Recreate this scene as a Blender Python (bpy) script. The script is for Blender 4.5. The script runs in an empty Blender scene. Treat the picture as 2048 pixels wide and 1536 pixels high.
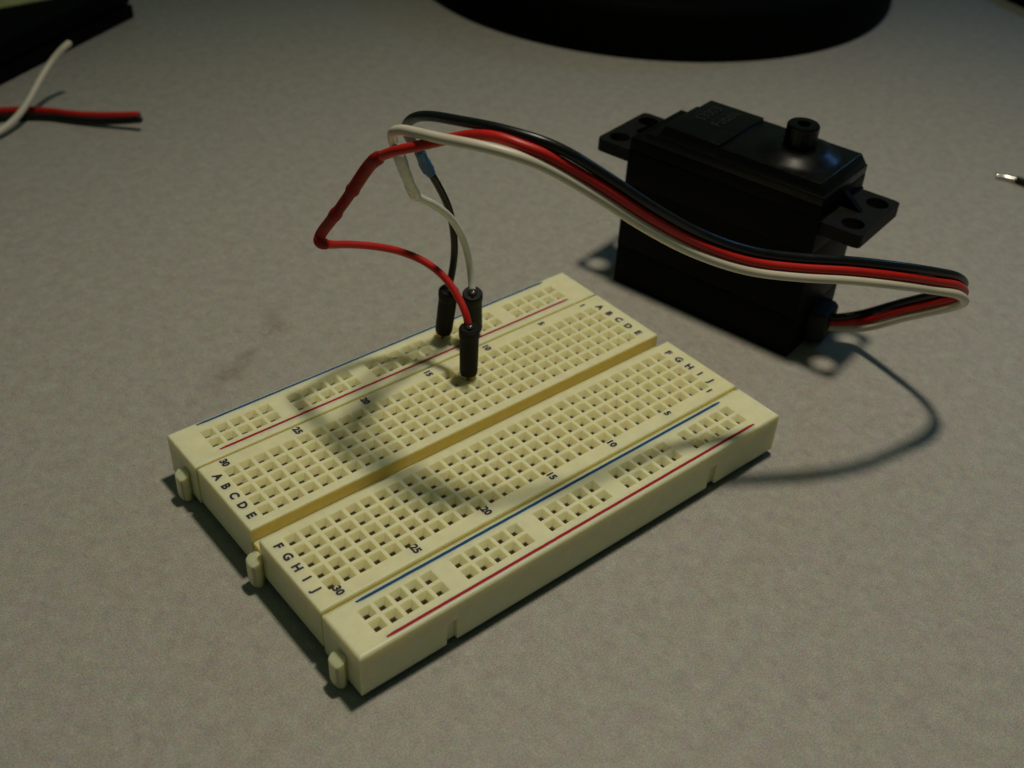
import bpy, bmesh, math, random
from mathutils import Vector, Matrix
random.seed(4)
PI = math.pi
scene = bpy.context.scene
COL = scene.collection
scene.unit_settings.system = 'METRIC'
scene.unit_settings.scale_length = 0.01          # one unit is one centimetre

# ---------------------------------------------------------------- camera
cd = bpy.data.cameras.new('camera'); cam = bpy.data.objects.new('camera', cd); COL.objects.link(cam)
CPOS = Vector((-4.92606, -11.89572, 12.21019))
RX = Vector((0.772089, -0.634050, 0.043108)); RY = Vector((-0.361963, -0.494492, -0.790228)); RZ = Vector((0.522361, 0.594523, -0.611295))
m = Matrix((RX, -RY, -RZ)).transposed().to_4x4(); m.translation = CPOS
cam.matrix_world = m
cd.sensor_width = 36; cd.lens = 2200 / 2048 * 36
cd.clip_start = 0.1; cd.clip_end = 2000
cd.dof.use_dof = True; cd.dof.focus_distance = 16.2; cd.dof.aperture_fstop = 0.30
scene.camera = cam

# ---------------------------------------------------------------- light
W = bpy.data.worlds.new('World'); scene.world = W; W.use_nodes = True
bg = W.node_tree.nodes['Background']; bg.inputs[0].default_value = (0.62, 0.98, 0.70, 1); bg.inputs[1].default_value = 0.052
ld = bpy.data.lights.new('desk_lamp_bulb', 'SPOT'); lo = bpy.data.objects.new('desk_lamp_bulb', ld); COL.objects.link(lo)
lo.location = (11.56, -0.13, 43.7)
ld.energy = 41500; ld.color = (1.0, 0.900, 0.715); ld.shadow_soft_size = 1.95
ld.spot_size = math.radians(96); ld.spot_blend = 1.0
lo.rotation_euler = (Vector((4.0, -10.0, 0)) - lo.location).to_track_quat('-Z', 'Y').to_euler()
md = bpy.data.lights.new('monitor_glow', 'AREA'); mo = bpy.data.objects.new('monitor_glow', md); COL.objects.link(mo)
md.shape = 'RECTANGLE'; md.size = 5; md.size_y = 4; md.energy = 1500; md.color = (0.16, 0.42, 1.0)
mo.location = (59, 0, 28)
mo.rotation_euler = (Vector((8, -2, 2)) - mo.location).to_track_quat('-Z', 'Y').to_euler()

scene.view_settings.view_transform = 'Standard'; scene.view_settings.look = 'None'
scene.view_settings.exposure = 0; scene.view_settings.gamma = 1
scene.render.engine = 'CYCLES'

# ---------------------------------------------------------------- materials
def mat(name, base, rough=0.5, metallic=0.0, spec=0.5, sss=0.0, var=0.0, vscale=3.0, bump=0.0, bscale=60.0, coat=0.0):
    M = bpy.data.materials.new(name); M.use_nodes = True
    n = M.node_tree.nodes; L = M.node_tree.links; b = n['Principled BSDF']
    b.inputs['Base Color'].default_value = (*base, 1); b.inputs['Roughness'].default_value = rough
    b.inputs['Metallic'].default_value = metallic; b.inputs['Specular IOR Level'].default_value = spec
    if coat: b.inputs['Coat Weight'].default_value = coat; b.inputs['Coat Roughness'].default_value = 0.15
    if sss:
        b.inputs['Subsurface Weight'].default_value = sss; b.inputs['Subsurface Radius'].default_value = (0.24, 0.17, 0.05)
        b.inputs['Subsurface Scale'].default_value = 1.0
    tc = n.new('ShaderNodeTexCoord')
    if var:
        t = n.new('ShaderNodeTexNoise'); t.inputs['Scale'].default_value = vscale; t.inputs['Detail'].default_value = 5
        L.new(tc.outputs['Object'], t.inputs['Vector'])
        r = n.new('ShaderNodeMapRange'); r.inputs['From Min'].default_value = 0.3; r.inputs['From Max'].default_value = 0.7
        r.inputs['To Min'].default_value = 1 - var; r.inputs['To Max'].default_value = 1 + var
        L.new(t.outputs['Fac'], r.inputs['Value'])
        x = n.new('ShaderNodeVectorMath'); x.operation = 'SCALE'; x.inputs[0].default_value = base
        L.new(r.outputs['Result'], x.inputs['Scale']); L.new(x.outputs['Vector'], b.inputs['Base Color'])
        r2 = n.new('ShaderNodeMapRange'); r2.inputs['To Min'].default_value = max(rough - 0.1, 0.02); r2.inputs['To Max'].default_value = min(rough + 0.1, 1)
        L.new(t.outputs['Fac'], r2.inputs['Value']); L.new(r2.outputs['Result'], b.inputs['Roughness'])
    if bump:
        t = n.new('ShaderNodeTexNoise'); t.inputs['Scale'].default_value = bscale; t.inputs['Detail'].default_value = 3
        L.new(tc.outputs['Object'], t.inputs['Vector'])
        bp = n.new('ShaderNodeBump'); bp.inputs['Strength'].default_value = bump; bp.inputs['Distance'].default_value = 0.01
        L.new(t.outputs['Fac'], bp.inputs['Height']); L.new(bp.outputs['Normal'], b.inputs['Normal'])
    return M

CREAM = mat('cream_plastic', (0.78, 0.75, 0.475), 0.45, sss=0.85, var=0.045, vscale=5, bump=0.05, bscale=50)
RAILC = mat('rail_plastic', (0.77, 0.75, 0.49), 0.45, sss=0.85, var=0.045, vscale=5, bump=0.05, bscale=50)
CREAMGLOW = mat('cream_plastic_bounce_glow', (0.77, 0.68, 0.30), 0.5, sss=0.85, var=0.04, vscale=5)  # cream plastic with the warm bounced light of the grooves painted into its colour
INK = mat('black_ink', (0.014, 0.012, 0.016), 0.5, var=0.3, vscale=30)
BLUEINK = mat('blue_ink', (0.006, 0.075, 0.20), 0.5, spec=0.2, var=0.15, vscale=12)
REDINK = mat('red_ink', (0.36, 0.006, 0.014), 0.5, spec=0.2, var=0.15, vscale=12)
CLIP = mat('contact_metal', (0.36, 0.31, 0.15), 0.6, var=0.1)
FOAM = mat('foam_tape', (0.05, 0.045, 0.035), 0.9, var=0.2, vscale=20)
SBLK = mat('servo_black_plastic', (0.0009, 0.0011, 0.0007), 0.5, spec=0.07, var=0.25, vscale=5, bump=0.22, bscale=55)
SGLOSS = mat('servo_cover_plastic', (0.0014, 0.0016, 0.0011), 0.34, spec=0.16, var=0.2, vscale=6, bump=0.10, bscale=70)
SHAFT = mat('shaft_plastic', (0.0012, 0.0012, 0.0012), 0.25, spec=0.2)
EARM = mat('ear_plastic', (0.0028, 0.003, 0.0022), 0.55, spec=0.16, var=0.25, vscale=8, bump=0.35, bscale=60)
LETT = mat('raised_letter_plastic', (0.012, 0.0125, 0.010), 0.6, spec=0.2)
RUB = mat('black_rubber', (0.006, 0.006, 0.005), 0.6, spec=0.3, var=0.2, vscale=8)
WB = mat('black_insulation', (0.0028, 0.0032, 0.0032), 0.33, spec=0.4, var=0.2, vscale=6, bump=0.05, bscale=20)
WR = mat('red_insulation', (0.46, 0.014, 0.009), 0.40, spec=0.35, var=0.08, vscale=3, bump=0.05, bscale=20)
WW = mat('white_insulation', (0.60, 0.55, 0.44), 0.38, spec=0.45, var=0.05, vscale=3, bump=0.05, bscale=20)
JW = mat('grey_white_insulation', (0.58, 0.60, 0.54), 0.42, spec=0.45, var=0.06, vscale=3)
TR = mat('red_heat_shrink', (0.24, 0.006, 0.006), 0.5, spec=0.2, var=0.22, vscale=5, bump=0.3, bscale=8)
TW = mat('clear_heat_shrink', (0.52, 0.53, 0.48), 0.28, spec=0.6, var=0.18, vscale=6, bump=0.4, bscale=8)
TB = mat('blue_heat_shrink', (0.025, 0.105, 0.22), 0.4, spec=0.4, var=0.25, vscale=6, bump=0.3, bscale=9)
CONN = mat('connector_plastic', (0.0045, 0.0045, 0.0035), 0.6, spec=0.2, var=0.3, vscale=8, bump=0.4, bscale=25)
GOLD = mat('gold_pin', (0.45, 0.30, 0.06), 0.3, metallic=1.0)
TIN = mat('tinned_copper', (0.75, 0.74, 0.70), 0.22, metallic=1.0)
LBASE = mat('lamp_base_black', (0.0008, 0.0009, 0.0007), 0.7, spec=0.05, var=0.2, vscale=0.5)
BOXM = mat('black_case', (0.0008, 0.0009, 0.0007), 0.6, spec=0.06, var=0.2, vscale=1)
NOTE = mat('olive_card', (0.40, 0.40, 0.17), 0.8, var=0.08, vscale=2)

def table_material():
    M = bpy.data.materials.new('grey_laminate'); M.use_nodes = True
    n = M.node_tree.nodes; L = M.node_tree.links; b = n['Principled BSDF']
    b.inputs['Roughness'].default_value = 0.55; b.inputs['Specular IOR Level'].default_value = 0.35
    tc = n.new('ShaderNodeTexCoord')
    def noise(s, d=4, off=(0, 0, 0), rot=0, sc=(1, 1, 1), rough=0.55):
        mp = n.new('ShaderNodeMapping'); mp.inputs['Location'].default_value = off; mp.inputs['Rotation'].default_value = (0, 0, rot); mp.inputs['Scale'].default_value = sc
        L.new(tc.outputs['Object'], mp.inputs['Vector'])
        t = n.new('ShaderNodeTexNoise'); t.inputs['Scale'].default_value = s; t.inputs['Detail'].default_value = d; t.inputs['Roughness'].default_value = rough
        L.new(mp.outputs['Vector'], t.inputs['Vector']); return t
    def ramp(src, a, b_, lo_, hi):
        r = n.new('ShaderNodeMapRange'); r.inputs['From Min'].default_value = a; r.inputs['From Max'].default_value = b_
        r.inputs['To Min'].default_value = lo_; r.inputs['To Max'].default_value = hi; L.new(src, r.inputs['Value']); return r.outputs['Result']
    def math_(op, a, b_):
        x = n.new('ShaderNodeMath'); x.operation = op
        for i, v in enumerate((a, b_)):
            if isinstance(v, (int, float)): x.inputs[i].default_value = v
            else: L.new(v, x.inputs[i])
        return x.outputs[0]
    def mix(f, a, b_, mode='MIX'):
        x = n.new('ShaderNodeMix'); x.data_type = 'RGBA'; x.blend_type = mode
        for s, v in ((x.inputs[0], f), (x.inputs[6], a), (x.inputs[7], b_)):
            if isinstance(v, (int, float)): s.default_value = v
            elif isinstance(v, tuple): s.default_value = (*v, 1)
            else: L.new(v, s)
        return x.outputs[2]
    big = noise(0.35, 3); mid = noise(3.2, 6, (3, 1, 0), 0, (1, 1, 1), 0.65); fib = noise(7.0, 6, (7, 2, 0), 0.5, (1, 0.6, 1), 0.72); fib2 = noise(8.0, 6, (1, 9, 0), -0.9, (1, 0.6, 1), 0.72); fine = noise(42, 2, (2, 2, 0)); chro = noise(7, 2, (5, 5, 0)); 
    col = mix(ramp(mid.outputs['Fac'], 0.35, 0.65, 0, 1), (0.308, 0.292, 0.254), (0.360, 0.345, 0.304))
    col = mix(ramp(fib.outputs['Fac'], 0.53, 0.70, 0, 0.65), col, (0.235, 0.226, 0.196))
    col = mix(ramp(fib2.outputs['Fac'], 0.54, 0.72, 0, 0.70), col, (0.425, 0.420, 0.380))
    col = mix(0.24, col, chro.outputs['Color'], 'SOFT_LIGHT')
    fineb = ramp(fine.outputs['Fac'], 0.3, 0.7, 0.72, 1.28)
    sc_ = n.new('ShaderNodeVectorMath'); sc_.operation = 'SCALE'; L.new(col, sc_.inputs[0]); L.new(fineb, sc_.inputs['Scale']); col = sc_.outputs[0]
    # brown smudges left on the desk top
    sm = noise(1.6, 6, (4, 4, 0), 0, (1, 1, 1), 0.7)
    tot = None
    for (x, y, rx, ry, a) in ((1.56, 3.25, 0.75, 0.32, 0.75), (2.84, 4.0, 0.42, 0.36, 0.95), (2.2, 3.5, 0.7, 0.22, 0.6), (0.42, 2.46, 0.55, 0.18, 0.4), (3.1, 4.5, 0.5, 0.2, 0.35), (17.1, 0.84, 0.12, 0.08, 1.0)):
        mp = n.new('ShaderNodeMapping'); mp.inputs['Location'].default_value = (-x, -y, 0)
        L.new(tc.outputs['Object'], mp.inputs['Vector'])
        rt = n.new('ShaderNodeVectorRotate'); rt.rotation_type = 'Z_AXIS'; rt.inputs['Angle'].default_value = -0.5; L.new(mp.outputs['Vector'], rt.inputs['Vector'])
        ms = n.new('ShaderNodeVectorMath'); ms.operation = 'MULTIPLY'; ms.inputs[1].default_value = (1 / rx, 1 / ry, 0); L.new(rt.outputs['Vector'], ms.inputs[0])
        ln = n.new('ShaderNodeVectorMath'); ln.operation = 'LENGTH'; L.new(ms.outputs['Vector'], ln.inputs[0])
        f = ramp(ln.outputs['Value'], 0.1, 1.3, a, 0.0)
        tot = f if tot is None else math_('MAXIMUM', tot, f)
    smf = math_('MULTIPLY', tot, ramp(sm.outputs['Fac'], 0.42, 0.60, 0.0, 0.85))
    col = mix(smf, col, (0.17, 0.135, 0.10))
    L.new(col, b.inputs['Base Color'])
    bp = n.new('ShaderNodeBump'); bp.inputs['Strength'].default_value = 0.15; bp.inputs['Distance'].default_value = 0.005
    L.new(fine.outputs['Fac'], bp.inputs['Height']); L.new(bp.outputs['Normal'], b.inputs['Normal'])
    return M

# ---------------------------------------------------------------- helpers
def link(name, me, material, parent=None, smooth=False):
    o = bpy.data.objects.new(name, me); COL.objects.link(o)
    if material is not None:
        for k in (material if isinstance(material, (list, tuple)) else [material]): me.materials.append(k)
    if parent is not None: o.parent = parent
    if smooth:
        for p in me.polygons: p.use_smooth = True
    return o
def tag(o, label, cat, group=None):
    o['label'] = label; o['category'] = cat
    if group: o['group'] = group
    return o
def empty(name, loc=(0, 0, 0), rz=0.0):
    o = bpy.data.objects.new(name, None); COL.objects.link(o); o.empty_display_size = 0.3
    o.location = loc; o.rotation_euler = (0, 0, rz); return o
def bm_obj(name, bm, material, parent=None, smooth=False, auto=None):
    bmesh.ops.recalc_face_normals(bm, faces=bm.faces[:])
    me = bpy.data.meshes.new(name); 
    if auto is not None:
        for f in bm.faces: f.smooth = True
        for e in bm.edges:
            if len(e.link_faces) == 2 and e.calc_face_angle(0) > auto: e.smooth = False
    bm.to_mesh(me); bm.free()
    return link(name, me, material, parent, smooth)
def box_bm(x0, x1, y0, y1, z0, z1, bev=0.0, seg=3, bm=None, verts=None):
    own = bm is None
    if own: bm = bmesh.new()
    v = [bm.verts.new(c) for c in ((x0, y0, z0), (x1, y0, z0), (x1, y1, z0), (x0, y1, z0), (x0, y0, z1), (x1, y0, z1), (x1, y1, z1), (x0, y1, z1))]
    fs = [bm.faces.new([v[i] for i in q]) for q in ((3, 2, 1, 0), (4, 5, 6, 7), (0, 1, 5, 4), (1, 2, 6, 5), (2, 3, 7, 6), (3, 0, 4, 7))]
    if bev: bmesh.ops.bevel(bm, geom=list({e for f in fs for e in f.edges}), offset=bev, segments=seg, profile=0.5, affect='EDGES')
    return bm
def prism_bm(pts, z0, z1, bev=0.0, seg=2, only_top=False):
    bm = bmesh.new()
    a = [bm.verts.new((x, y, z0)) for x, y in pts]; b = [bm.verts.new((x, y, z1)) for x, y in pts]
    n = len(pts); bm.faces.new(a[::-1]); top = bm.faces.new(b)
    for i in range(n): bm.faces.new((a[i], a[(i + 1) % n], b[(i + 1) % n], b[i]))
    if bev:
        es = list(top.edges) if only_top else bm.edges[:]
        bmesh.ops.bevel(bm, geom=es, offset=bev, segments=seg, profile=0.5, affect='EDGES')
    return bm
def lathe_bm(profile, n=48, cx=0.0, cy=0.0, cap=True):
    bm = bmesh.new(); rings = []
    for r, z in profile:
        rings.append([bm.verts.new((cx + r * math.cos(2 * PI * k / n), cy + r * math.sin(2 * PI * k / n), z)) for k in range(n)])
    for a, b in zip(rings[:-1], rings[1:]):
        for k in range(n): bm.faces.new((a[k], a[(k + 1) % n], b[(k + 1) % n], b[k]))
    if cap: bm.faces.new(rings[0][::-1]); bm.faces.new(rings[-1])
    return bm
def spline(pts, n=6):
    P = [Vector(p) for p in pts]; out = []; m_ = len(P)
    for i in range(m_ - 1):
        p1, p2 = P[i], P[i + 1]
        p0 = P[i - 1] if i else p1 * 2 - p2; p3 = P[i + 2] if i + 2 < m_ else p2 * 2 - p1
        d0, d1, d2 = max((p1 - p0).length, 1e-4) ** .5, max((p2 - p1).length, 1e-4) ** .5, max((p3 - p2).length, 1e-4) ** .5
        m1 = ((p1 - p0) / d0 - (p2 - p0) / (d0 + d1) + (p2 - p1) / d1) * d1
        m2 = ((p2 - p1) / d1 - (p3 - p1) / (d1 + d2) + (p3 - p2) / d2) * d1
        for k in range(n):
            t = k / n; t2 = t * t; t3 = t2 * t
            out.append(p1 * (2 * t3 - 3 * t2 + 1) + m1 * (t3 - 2 * t2 + t) + p2 * (-2 * t3 + 3 * t2) + m2 * (t3 - t2))
    out.append(P[-1]); return out
def relax(P, it=3):
    for _ in range(it): P = [P[0]] + [P[i] * 0.5 + (P[i - 1] + P[i + 1]) * 0.25 for i in range(1, len(P) - 1)] + [P[-1]]
    return P
def tube_bm(P, rad, n=16, bm=None, round_caps=True):
    bm = bm or bmesh.new(); m_ = len(P)
    if not callable(rad): rr = rad; rad = lambda s: rr
    L_ = [0.0]
    for a, b in zip(P[:-1], P[1:]): L_.append(L_[-1] + (b - a).length)
    T = [((P[min(i + 1, m_ - 1)] - P[max(i - 1, 0)]).normalized()) for i in range(m_)]
    u = T[0].orthogonal().normalized(); rings = []
    st = []
    if round_caps:
        r0 = rad(0.0); st.append((P[0] - T[0] * r0 * .35, T[0], u, r0 * .45)); st.append((P[0] - T[0] * r0 * .2, T[0], u, r0 * .85))
    for i in range(m_):
        if i:
            q = T[i - 1].rotation_difference(T[i]); u = (q @ u).normalized()
        st.append((P[i], T[i], u, rad(L_[i] / L_[-1])))
    if round_caps:
        r1 = rad(1.0); st.append((P[-1] + T[-1] * r1 * .2, T[-1], u, r1 * .85)); st.append((P[-1] + T[-1] * r1 * .35, T[-1], u, r1 * .45))
    for c, t, uu, r in st:
        v = t.cross(uu)
        rings.append([bm.verts.new(c + (uu * math.cos(2 * PI * k / n) + v * math.sin(2 * PI * k / n)) * r) for k in range(n)])
    for a, b in zip(rings[:-1], rings[1:]):
        for k in range(n): bm.faces.new((a[k], a[(k + 1) % n], b[(k + 1) % n], b[k]))
    bm.faces.new(rings[0][::-1]); bm.faces.new(rings[-1])
    return bm
def text_mesh(body, size, bold=0.0, extrude=0.0):
    cu = bpy.data.curves.new('lettering', 'FONT'); cu.body = body; cu.size = size; cu.align_x = 'CENTER'; cu.align_y = 'CENTER'
    cu.offset = bold; cu.extrude = extrude; cu.resolution_u = 3
    o = bpy.data.objects.new('lettering', cu); COL.objects.link(o)
    bpy.context.view_layer.update()
    me = bpy.data.meshes.new_from_object(o.evaluated_get(bpy.context.evaluated_depsgraph_get()))
    bpy.data.objects.remove(o); bpy.data.curves.remove(cu)
    return me

# ================================================================= DESK
bm = box_bm(-120, 150, -90, 140, -3.0, 0.0, 0.15, 2)
o = bm_obj('desk_top', bm, table_material()); o['kind'] = 'structure'

# ================================================================= BREADBOARD
Q = 0.254
BX0, BX1, BY0, BY1 = -0.401, 7.862, -4.109, 1.353
ZT, ZB = 0.85, 0.095
board = empty('breadboard', (3.73, -1.378, 0))
tag(board, 'cream solderless breadboard with rows of square holes, letters and coloured rail lines', 'breadboard')
org = Vector((3.73, -1.378, 0))
def bchild(o): o.location = o.location - org; return o

FAR = [(0.131 + i * Q, y) for y in (1.019, 0.765) for i in range(29) if i % 6 != 5]
NEAR = [(0.102 + i * Q, y) for y in (-3.515, -3.769) for i in range(29) if i % 6 != 5]
TOPROWS = [-k * Q for k in range(5)]; LOWROWS = [-(7 + k) * Q for k in range(5)]

def block(name, x0, x1, y0, y1, zt, zb, holes, material, bev=0.030, notches=(), glow_sides=()):
    """a plastic block whose top is pierced by square funnels"""
    bm = bmesh.new()
    h = 0.100; hi = 0.044; d1 = 0.104; d2 = 0.22
    xs = {x0 + bev, x1 - bev}; ys = {y0 + bev, y1 - bev}; hs = set()
    for x, y in holes:
        xs.update((round(x - h, 5), round(x + h, 5))); ys.update((round(y - h, 5), round(y + h, 5))); hs.add((round(x - h, 5), round(y - h, 5)))
    xs = sorted(xs); ys = sorted(ys); vv = {}
    def V(x, y, z):
        k = (round(x, 5), round(y, 5), round(z, 5))
        if k not in vv: vv[k] = bm.verts.new(k)
        return vv[k]
    for i in range(len(xs) - 1):
        for j in range(len(ys) - 1):
            a, b, c, d = xs[i], xs[i + 1], ys[j], ys[j + 1]
            if (a, c) in hs:
                cx, cy = (a + b) / 2, (c + d) / 2
                jx, jy = random.uniform(-.004, .004), random.uniform(-.004, .004)
                r1 = [V(a, c, zt), V(b, c, zt), V(b, d, zt), V(a, d, zt)]
                # a small lip, the funnel, then the straight shaft
                r15 = [bm.verts.new((cx + sx * (h - .006), cy + sy * (h - .006), zt - .008)) for sx, sy in ((-1, -1), (1, -1), (1, 1), (-1, 1))]
                r2 = [bm.verts.new((cx + jx + sx * hi, cy + jy + sy * hi, zt - d1)) for sx, sy in ((-1, -1), (1, -1), (1, 1), (-1, 1))]
                r3 = [bm.verts.new((cx + jx + sx * hi, cy + jy + sy * hi, zt - d2)) for sx, sy in ((-1, -1), (1, -1), (1, 1), (-1, 1))]
                for A, B in ((r1, r15), (r15, r2), (r2, r3)):
                    for k in range(4):
                        f = bm.faces.new((A[k], A[(k + 1) % 4], B[(k + 1) % 4], B[k])); f.material_index = 1 if A is r2 else 0
                f = bm.faces.new(r3); f.material_index = 1
            else: bm.faces.new((V(a, c, zt), V(b, c, zt), V(b, d, zt), V(a, d, zt)))
    # rounded rim, sides and base
    def ring(inset, z): return [(x0 + inset, y0 + inset, z), (x1 - inset, y0 + inset, z), (x1 - inset, y1 - inset, z), (x0 + inset, y1 - inset, z)]
    prof = [(bev, zt)] + [(bev * (1 - math.sin(a)), zt - bev * (1 - math.cos(a))) for a in (PI / 8, PI / 4, 3 * PI / 8, PI / 2)] + [(0, zb + .01), (.01, zb)]
    R = [[bm.verts.new(c) for c in ring(i, z)] for i, z in prof]
    for A, B in zip(R[:-1], R[1:]):
        for k in range(4):
            if notches and k == 0 and B is R[5]:
                # the outer face is cut by slots open at the foot
                nv = lambda x, y, z: bm.verts.new((x, y, z))
                lower = []; zs = 0.515; dp = 0.065
                for a_, b_ in notches:
                    f0, f1, f2, f3 = nv(a_, y0, zb), nv(a_, y0, zs), nv(b_, y0, zs), nv(b_, y0, zb)
                    g0, g1, g2, g3 = nv(a_, y0 + dp, zb), nv(a_, y0 + dp, zs), nv(b_, y0 + dp, zs), nv(b_, y0 + dp, zb)
                    lower += [f0, f1, f2, f3]
                    for q in ((f0, g0, g1, f1), (f1, g1, g2, f2), (f2, g2, g3, f3), (g0, g1, g2, g3)): bm.faces.new(q)
                bm.faces.new([A[0], B[0]] + [nv(x0 + .001, y0, zb)] + lower + [nv(x1 - .001, y0, zb)] + [B[1], A[1]])
                continue
            if notches and k == 0 and B is R[6]: continue
            f = bm.faces.new((A[k], A[(k + 1) % 4], B[(k + 1) % 4], B[k]))
            if k in glow_sides and B is R[5]: f.material_index = 2  # walls facing channel and grooves carry the painted bounce glow
    if not notches: bm.faces.new(R[-1][::-1])
    me = bpy.data.meshes.new(name); bm.to_mesh(me); bm.free()
    o = link(name, me, [material, CLIP, CREAMGLOW], board); bchild(o); return o

block('terminal_block', BX0 + .012, BX1 - .006, -1.274, 0.352, ZT, 0.14, [(i * Q, y) for y in TOPROWS for i in range(30)], CREAM, glow_sides=(0,))
block('terminal_block', BX0 + .012, BX1 - .006, -3.150, -1.520, ZT, 0.14, [(i * Q, y) for y in LOWROWS for i in range(30)], CREAM, glow_sides=(0, 2))
# floor and sides shared by both terminal blocks, in the central channel
o = bm_obj('channel_floor', box_bm(BX0 + .03, BX1 - .03, -3.12, 0.32, 0.12, 0.60, 0.01, 1), CREAMGLOW, board); bchild(o)
block('power_rail', BX0, BX1, 0.405, BY1, ZT - .012, ZB, FAR, RAILC, 0.028, glow_sides=(0,))
block('power_rail', BX0, BX1, BY0, -3.208, ZT - .012, ZB, NEAR, RAILC, 0.05, notches=((0.985, 1.165), (6.225, 6.415)))
# strips bridging the rails and the terminal blocks, seen at the bottom of the two narrow grooves
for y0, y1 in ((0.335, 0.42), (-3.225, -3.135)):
    o = bm_obj('joint_strip', box_bm(BX0 + .03, BX1 - .03, y0, y1, 0.15, 0.77), CREAMGLOW, board); bchild(o)
o = bm_obj('adhesive_pad', box_bm(BX0 + .12, BX1 - .12, BY0 + .13, BY1 - .1, 0.001, 0.125), FOAM, board); bchild(o)
# dovetail tabs on the left end
for y in (0.74, -1.50, -3.70):
    pts = []
    for k in range(9):
        a = PI / 2 + PI * k / 8; c_, s_ = math.cos(a), math.sin(a); pts.append((-0.515 - 0.075 * abs(c_) ** 0.6, 0.128 * math.copysign(abs(s_) ** 0.6, s_)))
    pts += [(-0.47, -0.135), (-0.43, -0.075), (-0.39, -0.07), (-0.39, 0.07), (-0.43, 0.075), (-0.47, 0.135)]
    bm = prism_bm(pts, 0.045, 0.525, 0.022, 2)
    for v in bm.verts:
        if v.co.z > 0.46: v.co.z += (v.co.x + 0.5) * 0.55        # sloping head
        if v.co.z < 0.1: v.co.z -= (v.co.x + 0.5) * 0.35
    o = bm_obj('joining_tab', bm, CREAM, board, auto=0.7); o.location = (0, y, 0.0); bchild(o)

# printed rail lines, a very thin ink film
def line(name, x0, x1, y, material, w=0.034):
    bm = bmesh.new(); n = 60; vs = []
    z = ZT - .012 + .002
    for k in range(n + 1):
        x = x0 + (x1 - x0) * k / n; j = random.uniform(-.0016, .0016); e = 0.6 if k in (0, n) else 1
        vs.append((bm.verts.new((x, y + j - w / 2 * e, z)), bm.verts.new((x, y + j + w / 2 * e, z))))
    for a, b in zip(vs[:-1], vs[1:]): bm.faces.new((a[0], b[0], b[1], a[1]))
    o = bm_obj(name, bm, material, board); bchild(o); return o
line('blue_line', 0.071, 7.30, 1.298, BLUEINK, 0.044); line('red_line', 0.095, 7.31, 0.563, REDINK, 0.044)
line('blue_line', 0.08, 7.29, -3.283, BLUEINK, 0.050); line('red_line', 0.08, 7.32, -4.014, REDINK, 0.048)
# letters and numbers: read from the left end, so their right is -y and their up is +x
cache = {}
def mark(name, s, x, y, size):
    k = (s, size)
    if k not in cache:
        me = text_mesh(s, size, 0.0085); me.name = name; me.materials.append(INK); cache[k] = me
    o = bpy.data.objects.new(name, cache[k]); COL.objects.link(o); o.parent = board
    o.rotation_euler = (0, 0, -PI / 2 + random.uniform(-.03, .03)); o.location = (x - org.x, y - org.y, ZT + .002)
for k, s in enumerate('ABCDE'):
    mark('letter', s, -0.232, -k * Q + .005, 0.185); mark('letter', s, 7.592, -k * Q - .005, 0.185)
for k, s in enumerate('FGHIJ'):
    mark('letter', s, -0.228, -(7 + k) * Q + .0, 0.185); mark('letter', s, 7.592, -(7 + k) * Q - .01, 0.185)
for nmb in (1, 5, 10, 15, 20, 25, 30):
    mark('number', str(nmb), (30 - nmb) * Q, 0.228, 0.160); mark('number', str(nmb), (30 - nmb) * Q, -2.975, 0.165)

# ================================================================= SERVO MOTOR
SX, SY, SA = 10.738, -0.329, -1.3707
servo = empty('servo_motor', (SX, SY, 0), SA)
tag(servo, 'black plastic servo motor standing upright behind the breadboard', 'servo motor')
HL, HW = 2.015, 0.90
bm_obj('bottom_case', box_bm(-HL, HL, -HW, HW, 0.0, 0.862, 0.025, 3), SBLK, servo, auto=0.5)
bm_obj('middle_case', box_bm(-HL, HL, -HW, HW, 0.866, 2.265, 0.008, 2), SBLK, servo, auto=0.5)
bm_obj('upper_case', box_bm(-HL + .012, HL + .012, -HW - .012, HW + .005, 2.27, 2.95, 0.012, 2), SBLK, servo, auto=0.5)
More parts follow.
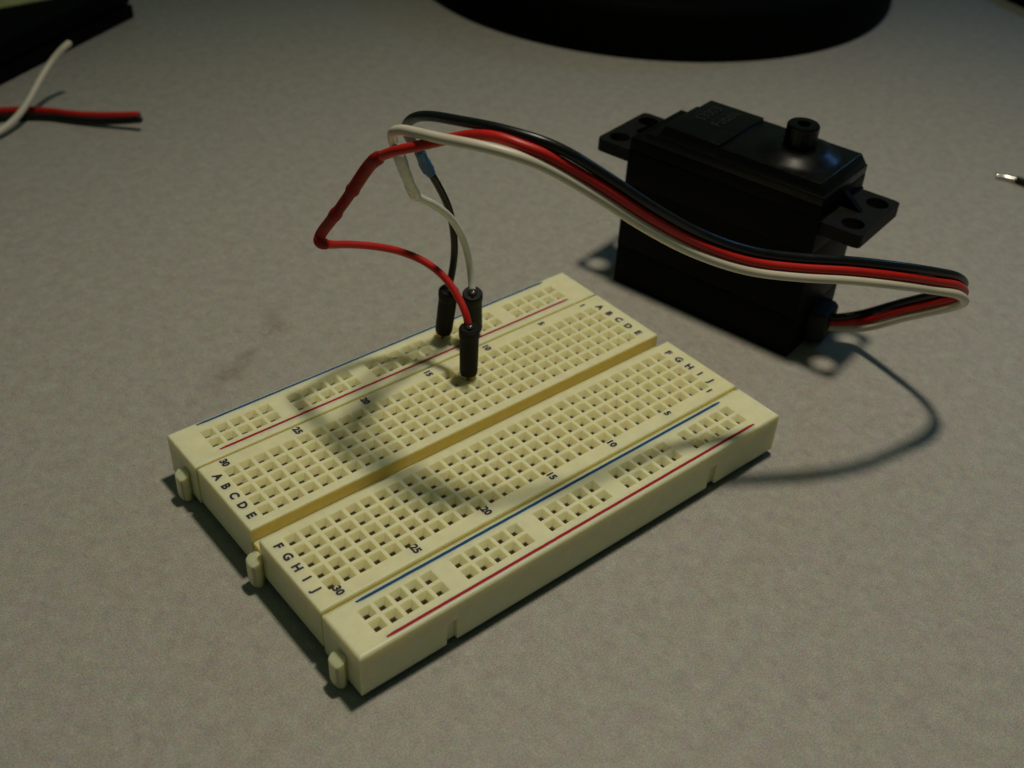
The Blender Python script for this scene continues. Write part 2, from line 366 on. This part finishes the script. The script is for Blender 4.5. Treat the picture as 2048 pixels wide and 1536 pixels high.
# mounting ears, each one plate with two holes and a stiffening rib
def ear(sgn):
    bm = bmesh.new(); z0, z1 = 2.677, 2.93; x0, x1 = HL + .005, 2.790; cx = 2.48; r = 0.205; n = 32
    yl = [(-0.845, 0.0, -0.505), (0.0, 0.845, 0.505)]
    V = {}
    def vt(x, y, z):
        k = (round(x, 5), round(y, 5), round(z, 5))
        if k not in V: V[k] = bm.verts.new((x * sgn, y, z))
        return V[k]
    for ya, yb, cy in yl:
        sq = []; ci = []
        for k in range(n):
            a = 2 * PI * (k + .5) / n; c, s = math.cos(a), math.sin(a)
            tx = ((x1 - cx) / c if c > 0 else (x0 - cx) / c); ty = ((yb - cy) / s if s > 0 else (ya - cy) / s)
            t = min(tx, ty); sq.append((cx + c * t, cy + s * t)); ci.append((cx + r * c, cy + r * s * .98))
        corners = [(x0, ya), (x1, ya), (x1, yb), (x0, yb)]
        for cpt in corners:      # snap nearest perimeter sample to the corner, rounded at the outer end
            i = min(range(n), key=lambda q: (sq[q][0] - cpt[0]) ** 2 + (sq[q][1] - cpt[1]) ** 2)
            q = cpt
            sq[i] = q
        def rnd(p_):
            x, y = p_; ey = abs(y) - (0.845 - .09); ex = x - (x1 - .09)
            if ex > 0 and ey > 0:
                d = math.hypot(ex, ey)
                if d > .09: x = x1 - .09 + ex / d * .09; y = math.copysign(0.845 - .09 + ey / d * .09, y)
            return (x, y)
        sq = [rnd(p_) for p_ in sq]
        for k in range(n):
            k2 = (k + 1) % n
            A, B, C_, D = sq[k], sq[k2], ci[k2], ci[k]
            bm.faces.new((vt(*A, z1), vt(*B, z1), vt(*C_, z1), vt(*D, z1)))
            bm.faces.new((vt(*D, z0), vt(*C_, z0), vt(*B, z0), vt(*A, z0)))
            bm.faces.new((vt(*D, z1), vt(*C_, z1), vt(*C_, z0), vt(*D, z0)))
            if not (abs(A[1]) < 1e-4 and abs(B[1]) < 1e-4): bm.faces.new((vt(*A, z1), vt(*A, z0), vt(*B, z0), vt(*B, z1)))
    bmesh.ops.remove_doubles(bm, verts=bm.verts[:], dist=1e-5)
    e = bm_obj('mounting_ear', bm, EARM, servo, auto=0.6)
    bm = bmesh.new()
    pr = [(HL + .014, 2.931), (HL + .40, 2.931), (HL + .36, 2.96), (HL + .014, 3.22)]
    a = [bm.verts.new((x * sgn, -.06, z)) for x, z in pr]; b = [bm.verts.new((x * sgn, .06, z)) for x, z in pr]
    bm.faces.new(a); bm.faces.new(b[::-1])
    for k in range(4): bm.faces.new((a[k], b[k], b[(k + 1) % 4], a[(k + 1) % 4]))
    bm_obj('rib', bm, SBLK, e)
ear(1); ear(-1)
# stepped top cover: a full-length lower tier and two raised plates with bevelled long edges
def frust(name, x0, x1, y0, y1, z0, z1, ix0, ix1, iy, material, bev=.012):
    bm = bmesh.new()
    v = [bm.verts.new(c) for c in ((x0, y0, z0), (x1, y0, z0), (x1, y1, z0), (x0, y1, z0), (x0 + ix0, y0 + iy, z1), (x1 - ix1, y0 + iy, z1), (x1 - ix1, y1 - iy, z1), (x0 + ix0, y1 - iy, z1))]
    for q in ((3, 2, 1, 0), (4, 5, 6, 7), (0, 1, 5, 4), (1, 2, 6, 5), (2, 3, 7, 6), (3, 0, 4, 7)): bm.faces.new([v[i] for i in q])
    bmesh.ops.bevel(bm, geom=bm.edges[:], offset=bev, segments=2, profile=0.5, affect='EDGES')
    return bm_obj(name, bm, material, servo, auto=0.5)
frust('top_cover', -HL + .01, HL - .012, -HW + .008, HW - .01, 2.955, 3.22, 0.02, 0.0, 0.0, SBLK)
frust('top_cover_step', -1.74, HL - .016, -HW + .01, HW - .012, 3.222, 3.40, 0.10, 0.0, 0.0, SGLOSS)
frust('top_plate', -1.44, -0.13, -HW + .02, HW - .03, 3.402, 3.645, 0.12, 0.03, 0.05, SGLOSS)
frust('top_plate', -0.20, HL - .03, -HW + .015, HW - .025, 3.402, 3.60, 0.03, 0.12, 0.055, SGLOSS, .025)
# domed collar, splined shaft with a screw hole
bm_obj('shaft_collar', lathe_bm([(0.84, 3.595), (0.78, 3.606), (0.72, 3.63), (0.66, 3.662), (0.60, 3.698), (0.53, 3.734), (0.45, 3.762), (0.36, 3.775), (0.33, 3.75)], 56, 0.99, 0.0), SGLOSS, servo, auto=0.9)
bm = bmesh.new(); n = 50; prof = [(0.285, 3.70), (0.288, 4.13), (0.268, 4.16), (0.16, 4.165), (0.12, 4.155), (0.115, 3.95)]
rings = []
for i, (r, z) in enumerate(prof):
    rings.append([bm.verts.new((0.99 + (r + (0.004 if (k % 2 and i < 2) else 0)) * math.cos(2 * PI * k / n), (r + (0.004 if (k % 2 and i < 2) else 0)) * math.sin(2 * PI * k / n), z)) for k in range(n)])
for a, b in zip(rings[:-1], rings[1:]):
    for k in range(n): bm.faces.new((a[k], a[(k + 1) % n], b[(k + 1) % n], b[k]))
bm.faces.new(rings[-1]); bm.faces.new(rings[0][::-1])
bm_obj('output_shaft', bm, SHAFT, servo)
# raised lettering, hardly legible, across the short way of the cover
for s, x, sz in (('S3003', -1.0, 0.30), ('Futaba', -0.64, 0.31)):
    me = text_mesh(s, sz, 0.001, 0.003); me.name = 'raised_lettering'
    o = link('raised_lettering', me, LETT, servo); o.rotation_euler = (0, 0, PI / 2); o.location = (x, 0.22, 3.652)
# cable grommet at the foot of the end face
bm = prism_bm([(HL - .01, -0.34), (HL + .24, -0.30), (HL + .34, -0.20), (HL + .34, 0.32), (HL + .24, 0.42), (HL - .01, 0.46)], 0.12, 0.76, 0.05, 3)
bm_obj('cable_grommet', bm, RUB, servo, auto=0.6)

# ================================================================= LEAD WIRES
START = Vector((11.175, -2.40, 0.42)); 
BLACK = [[11.618, -2.93, 0.70], [11.622, -3.20, 0.93], [11.532, -3.704, 1.408], [11.412, -4.26, 1.908], [11.258, -4.711, 2.318], [10.943, -5.01, 2.718], [10.472, -5.063, 3.068], [9.893, -4.985, 3.325], [9.075, -4.803, 3.624], [8.256, -4.418, 3.823], [7.581, -3.994, 3.903], [6.918, -3.586, 4.044], [6.146, -3.263, 4.42], [5.212, -3.101, 5.065], [4.457, -2.838, 5.664], [3.863, -2.473, 6.098], [3.458, -1.854, 6.2], [3.288, -1.237, 6.12], [3.238, -0.642, 5.98], [3.275, -0.241, 5.8], [3.412, 0.165, 5.5], [3.692, 0.511, 5.1], [4.051, 0.766, 4.7], [4.233, 0.839, 4.35], [4.321, 0.828, 4.2], [4.527, 0.867, 3.85], [4.713, 0.885, 3.45], [4.796, 0.879, 3.1], [4.848, 0.884, 2.6], [4.773, 0.848, 2.2], [4.662, 0.825, 1.86]]
WHITE = [[11.562, -3.05, 0.47], [11.564, -3.38, 0.71], [11.477, -3.884, 1.192], [11.358, -4.441, 1.692], [11.176, -4.85, 2.082], [10.861, -5.15, 2.482], [10.39, -5.203, 2.832], [9.779, -5.067, 3.075], [8.967, -4.896, 3.376], [8.154, -4.521, 3.577], [7.478, -4.094, 3.657], [6.793, -3.656, 3.796], [5.994, -3.29, 4.18], [5.043, -3.098, 4.835], [4.285, -2.83, 5.436], [3.701, -2.479, 5.862], [3.3, -2.16, 6.04], [3.04, -1.8, 6.08], [2.93, -1.4, 6.02], [2.911, -0.867, 5.9], [2.904, -0.473, 5.8], [2.904, -0.269, 5.7], [3.018, -0.059, 5.5], [3.14, 0.078, 5.3], [3.037, -0.158, 5.3], [3.332, 0.022, 4.72], [3.603, 0.236, 4.3], [3.775, 0.285, 4.15], [4.052, 0.394, 3.93], [4.481, 0.534, 3.5], [4.841, 0.662, 2.95], [5.034, 0.719, 2.42], [5.045, 0.652, 2.05], [5.001, 0.56, 1.86]]
RED = [[11.59, -2.99, 0.58], [11.593, -3.29, 0.82], [11.504, -3.794, 1.3], [11.385, -4.35, 1.8], [11.217, -4.781, 2.2], [10.902, -5.08, 2.6], [10.431, -5.133, 2.95], [9.836, -5.026, 3.2], [9.021, -4.85, 3.5], [8.205, -4.47, 3.7], [7.529, -4.044, 3.78], [6.855, -3.621, 3.92], [6.07, -3.276, 4.3], [5.127, -3.099, 4.95], [4.371, -2.834, 5.55], [3.782, -2.476, 5.98], [3.53, -2.25, 6.1], [3.352, -1.95, 6.15], [3.236, -1.6, 6.08], [3.14, -1.27, 5.93], [3.0, -1.05, 5.82], [2.84, -0.84, 5.72], [2.71, -0.596, 5.6], [2.656, -0.307, 5.42], [2.64, -0.058, 5.2], [2.526, 0.336, 4.6], [2.395, 0.647, 4.1], [2.358, 0.97, 3.68], [2.313, 0.951, 3.6], [2.42, 0.932, 3.52], [2.928, 1.073, 3.27], [3.404, 1.096, 3.06], [3.81, 0.986, 2.88], [4.122, 0.726, 2.7], [4.306, 0.422, 2.48], [4.364, 0.114, 2.22], [4.346, -0.105, 2.02], [4.339, -0.188, 1.82]]
def lead(label, pts, colour, tail, a, b, sleeve_pts, sleeve_r, sleeve_mat, conn_top, conn_bot, dz, tr=0.062):
    root = empty('lead_wire', (pts[0][0], pts[0][1], 0)); ro = root.location.copy()
    tag(root, label, 'wire', 'three wires from the servo motor to the breadboard')
    s0 = START + Vector((0, 0, dz * 0.8)); s1 = Vector((11.36, -2.66, 0.47 + dz))
    head = [tuple(s0), tuple(s1)] + pts[:a + 1]
    def put(name, bm, mtl):
        o = bm_obj(name, bm, mtl, root, smooth=True); o.location = -ro; return o
    put('insulation', tube_bm(relax(spline(head, 8)), 0.0722, 18, round_caps=False), colour)
    tl = spline(pts[b:], 8); tl = relax(tl, 2)
    put('jumper_insulation', tube_bm(tl, tr, 18, round_caps=False), tail)
    sp_ = relax(spline(sleeve_pts, 8), 2)
    sl = put('heat_shrink_sleeve', tube_bm(sp_, sleeve_r, 20), sleeve_mat)
    A, B = Vector(conn_top), Vector(conn_bot)
    def cr(t):      # collar at the top, straight barrel, slightly pinched foot
        return 0.160 if t < .02 else 0.178 if t < .14 else 0.170 if t < .2 else 0.164 - .010 * t if t < .96 else 0.145
    N = 60
    o = bm_obj('pin_connector', tube_bm([A.lerp(B, k / N) for k in range(N + 1)], cr, 28, round_caps=False), CONN, root, auto=0.6); o.location = -ro
    # dimpled throat round the wire and the gilt pin under the barrel
    d = (B - A).normalized()
    c = bm_obj('crimp', tube_bm([A - d * .012, A + d * .01], 0.084, 16), RUB, o, smooth=True)
    vw = (CPOS - A).normalized(); q_ = A + vw * 0.10 - d * 0.02
    c = bm_obj('contact_glint', tube_bm([q_, q_ + vw.cross(d).normalized() * .03], 0.015, 8), TIN, o, smooth=True); c.name = 'crimp_tab'
    pb = B + d * 0.30
    c = bm_obj('pin', tube_bm([B - d * .02, B + d * .06, pb], 0.033, 8), GOLD, o, smooth=True)
    return root

lead('red servo lead wire with dark red splice, plugged in just right of the number 15', RED, WR, WR, 23, 28,
     [RED[23], RED[24], RED[25], RED[26], RED[27], RED[28], [2.345, 0.938, 3.55], RED[29]],
     lambda t: 0.078 if t < .03 else 0.098 if t < .10 else 0.094 if t < .36 else 0.106 if t < .43 else 0.082 if t < .54 else 0.080 if t < .60 else 0.098 if t < .66 else 0.086,
     TR, (4.300, -0.262, 1.88), (4.300, -0.268, 0.95), 0.0, lambda t: 0.062 + 0.021 * max(0.0, 1 - t / 0.14) ** 2)
lead('white servo lead wire with clear splice, plugged into the far power rail', WHITE, WW, JW, 24, 26,
     [WHITE[24], WHITE[25], WHITE[26], list(Vector(WHITE[26]).lerp(Vector(WHITE[27]), .25))],
     lambda t: 0.072 if t < .03 else 0.092 if t < .42 else 0.084 if t < .60 else 0.095 if t < .93 else 0.08,
     TW, (4.953, 0.501, 1.90), (5.165, 0.705, 0.95), -0.12)
lead('black servo lead wire with blue splice, plugged in left of the white one', BLACK, WB, WB, 22, 24,
     [BLACK[22], BLACK[23], BLACK[24]],
     lambda t: 0.074 if t < .05 else 0.088 if t < .5 else 0.100 if t < .86 else 0.08,
     TB, (4.690, 0.815, 1.90), (4.690, 0.965, 0.95), 0.12)

# ================================================================= THINGS AT THE EDGES
base = empty('lamp_base', (24.68, 15.64, 0))
tag(base, 'large round black lamp base standing at the top of the desk', 'lamp base')
bm_obj('base_disc', lathe_bm([(8.28, 0.0), (8.41, 0.12), (8.41, 1.25), (8.33, 1.5), (8.1, 1.68), (7.6, 1.76), (2.2, 2.2), (0.9, 2.5)], 128), LBASE, base, auto=0.6)
bm_obj('stem', lathe_bm([(0.9, 2.5), (0.8, 3.0), (0.8, 14.0), (0.6, 14.2)], 48, 0, 3.5), LBASE, base, auto=0.6)

case = empty('black_case', (2.7, 20, 0))
tag(case, 'black flat case with a card on top, at the upper left corner of the desk', 'case')
d = Vector((0.866, 0.5)); nrm = Vector((-0.5, 0.866)); p0 = Vector((7.83, 21.0))
def fp(a, b): q_ = p0 + d * a + nrm * b; return (q_.x - 2.7, q_.y - 20)
bm_obj('lid', prism_bm([fp(-14, 0.10), fp(0.0, 0.10), fp(0.0, 8), fp(-14, 8)], 0.42, 1.0, 0.05, 2), BOXM, case, auto=0.6)
bm_obj('base_tray', prism_bm([fp(-14, 0.0), fp(-.03, 0.0), fp(-.03, 7.9), fp(-14, 7.9)], 0.0, 0.40, 0.04, 2), BOXM, case, auto=0.6)
o = bm_obj('card', prism_bm([(-6, 0.86), (-1.0, 0.86), (2.75, 0.92), (2.6, 6), (-6, 6)], 1.003, 1.05), NOTE, None)
o.location = (2.7, 20, 0); tag(o, 'olive yellow card lying on the black case in the corner', 'card')

case2 = bm_obj('black_pouch', prism_bm([(33.45, 6.9), (33.62, 6.7), (32.9, 5.0), (36, 2.5), (39, 5), (37, 9)], 0.0, 0.8, 0.12, 3), BOXM, None, auto=0.6)
tag(case2, 'dark object just reaching into the upper right corner of the desk', 'case')

def scrap(name, label, pts, r, m1, tipm=None, g='loose wire offcuts on the left of the desk'):
    root = empty(name, (pts[-1][0], pts[-1][1], 0)); tag(root, label, 'wire offcut', g)
    P = relax(spline(pts, 8), 2)
    o = bm_obj('insulation', tube_bm(P, r, 16), m1, root, smooth=True); o.location = -root.location
    t = (P[-1] - P[-2]).normalized()
    o = bm_obj('strand_core', tube_bm([P[-1] - t * .02, P[-1] + t * (r * .42)], r * .55, 10), tipm or TIN, root, smooth=True); o.location = -root.location
    return root
scrap('wire_offcut', 'loose white wire offcut with its end raised above the desk', [[-0.9, 14.1, .1], [0.3, 14.45, .08], [1.105, 14.765, 0.1], [1.652, 14.907, 0.2], [2.125, 15.152, 0.3], [2.595, 15.47, 0.5], [3.17, 15.90, 0.85], [3.646, 16.15, 1.15], [3.944, 16.20, 1.35], [4.16, 16.24, 1.45]], 0.085, WW, WW)
scrap('wire_offcut', 'loose red wire offcut lying under the raised white one', [[1.471, 16.581, 0.09], [1.913, 16.431, 0.09], [2.125, 16.325, 0.09], [2.646, 16.022, 0.1], [3.121, 15.594, 0.1], [3.561, 15.081, 0.1], [3.995, 14.717, 0.1], [4.439, 14.365, 0.12], [4.798, 14.053, 0.16]], 0.082, WR, RUB)
scrap('wire_offcut', 'loose black wire offcut running along below the red one', [[1.341, 16.195, 0.08], [1.757, 15.986, 0.08], [1.966, 15.881, 0.08], [2.497, 15.632, 0.08], [2.989, 15.265, 0.08], [3.423, 14.741, 0.1], [3.82, 14.288, 0.13], [4.232, 13.86, 0.2], [4.601, 13.452, 0.3]], 0.088, WB, RUB)
root = empty('stripped_wire', (20.7, -1.0, 0)); tag(root, 'black wire end with a bare silver tip at the right edge', 'wire offcut')
P = spline([[20.80, -1.12, .09], [20.80, -1.48, 0.10], [20.74, -2.3, 0.10], [20.4, -3.4, .1], [20.3, -4.4, .1]], 8)
o = bm_obj('insulation', tube_bm(P, 0.085, 16), WB, root, smooth=True); o.location = -root.location
P = spline([[20.60, -0.68, .07], [20.71, -0.88, 0.075], [20.80, -1.16, 0.09]], 6)
o = bm_obj('bare_tip', tube_bm(P, 0.062, 14), TIN, root, smooth=True); o.location = -root.location
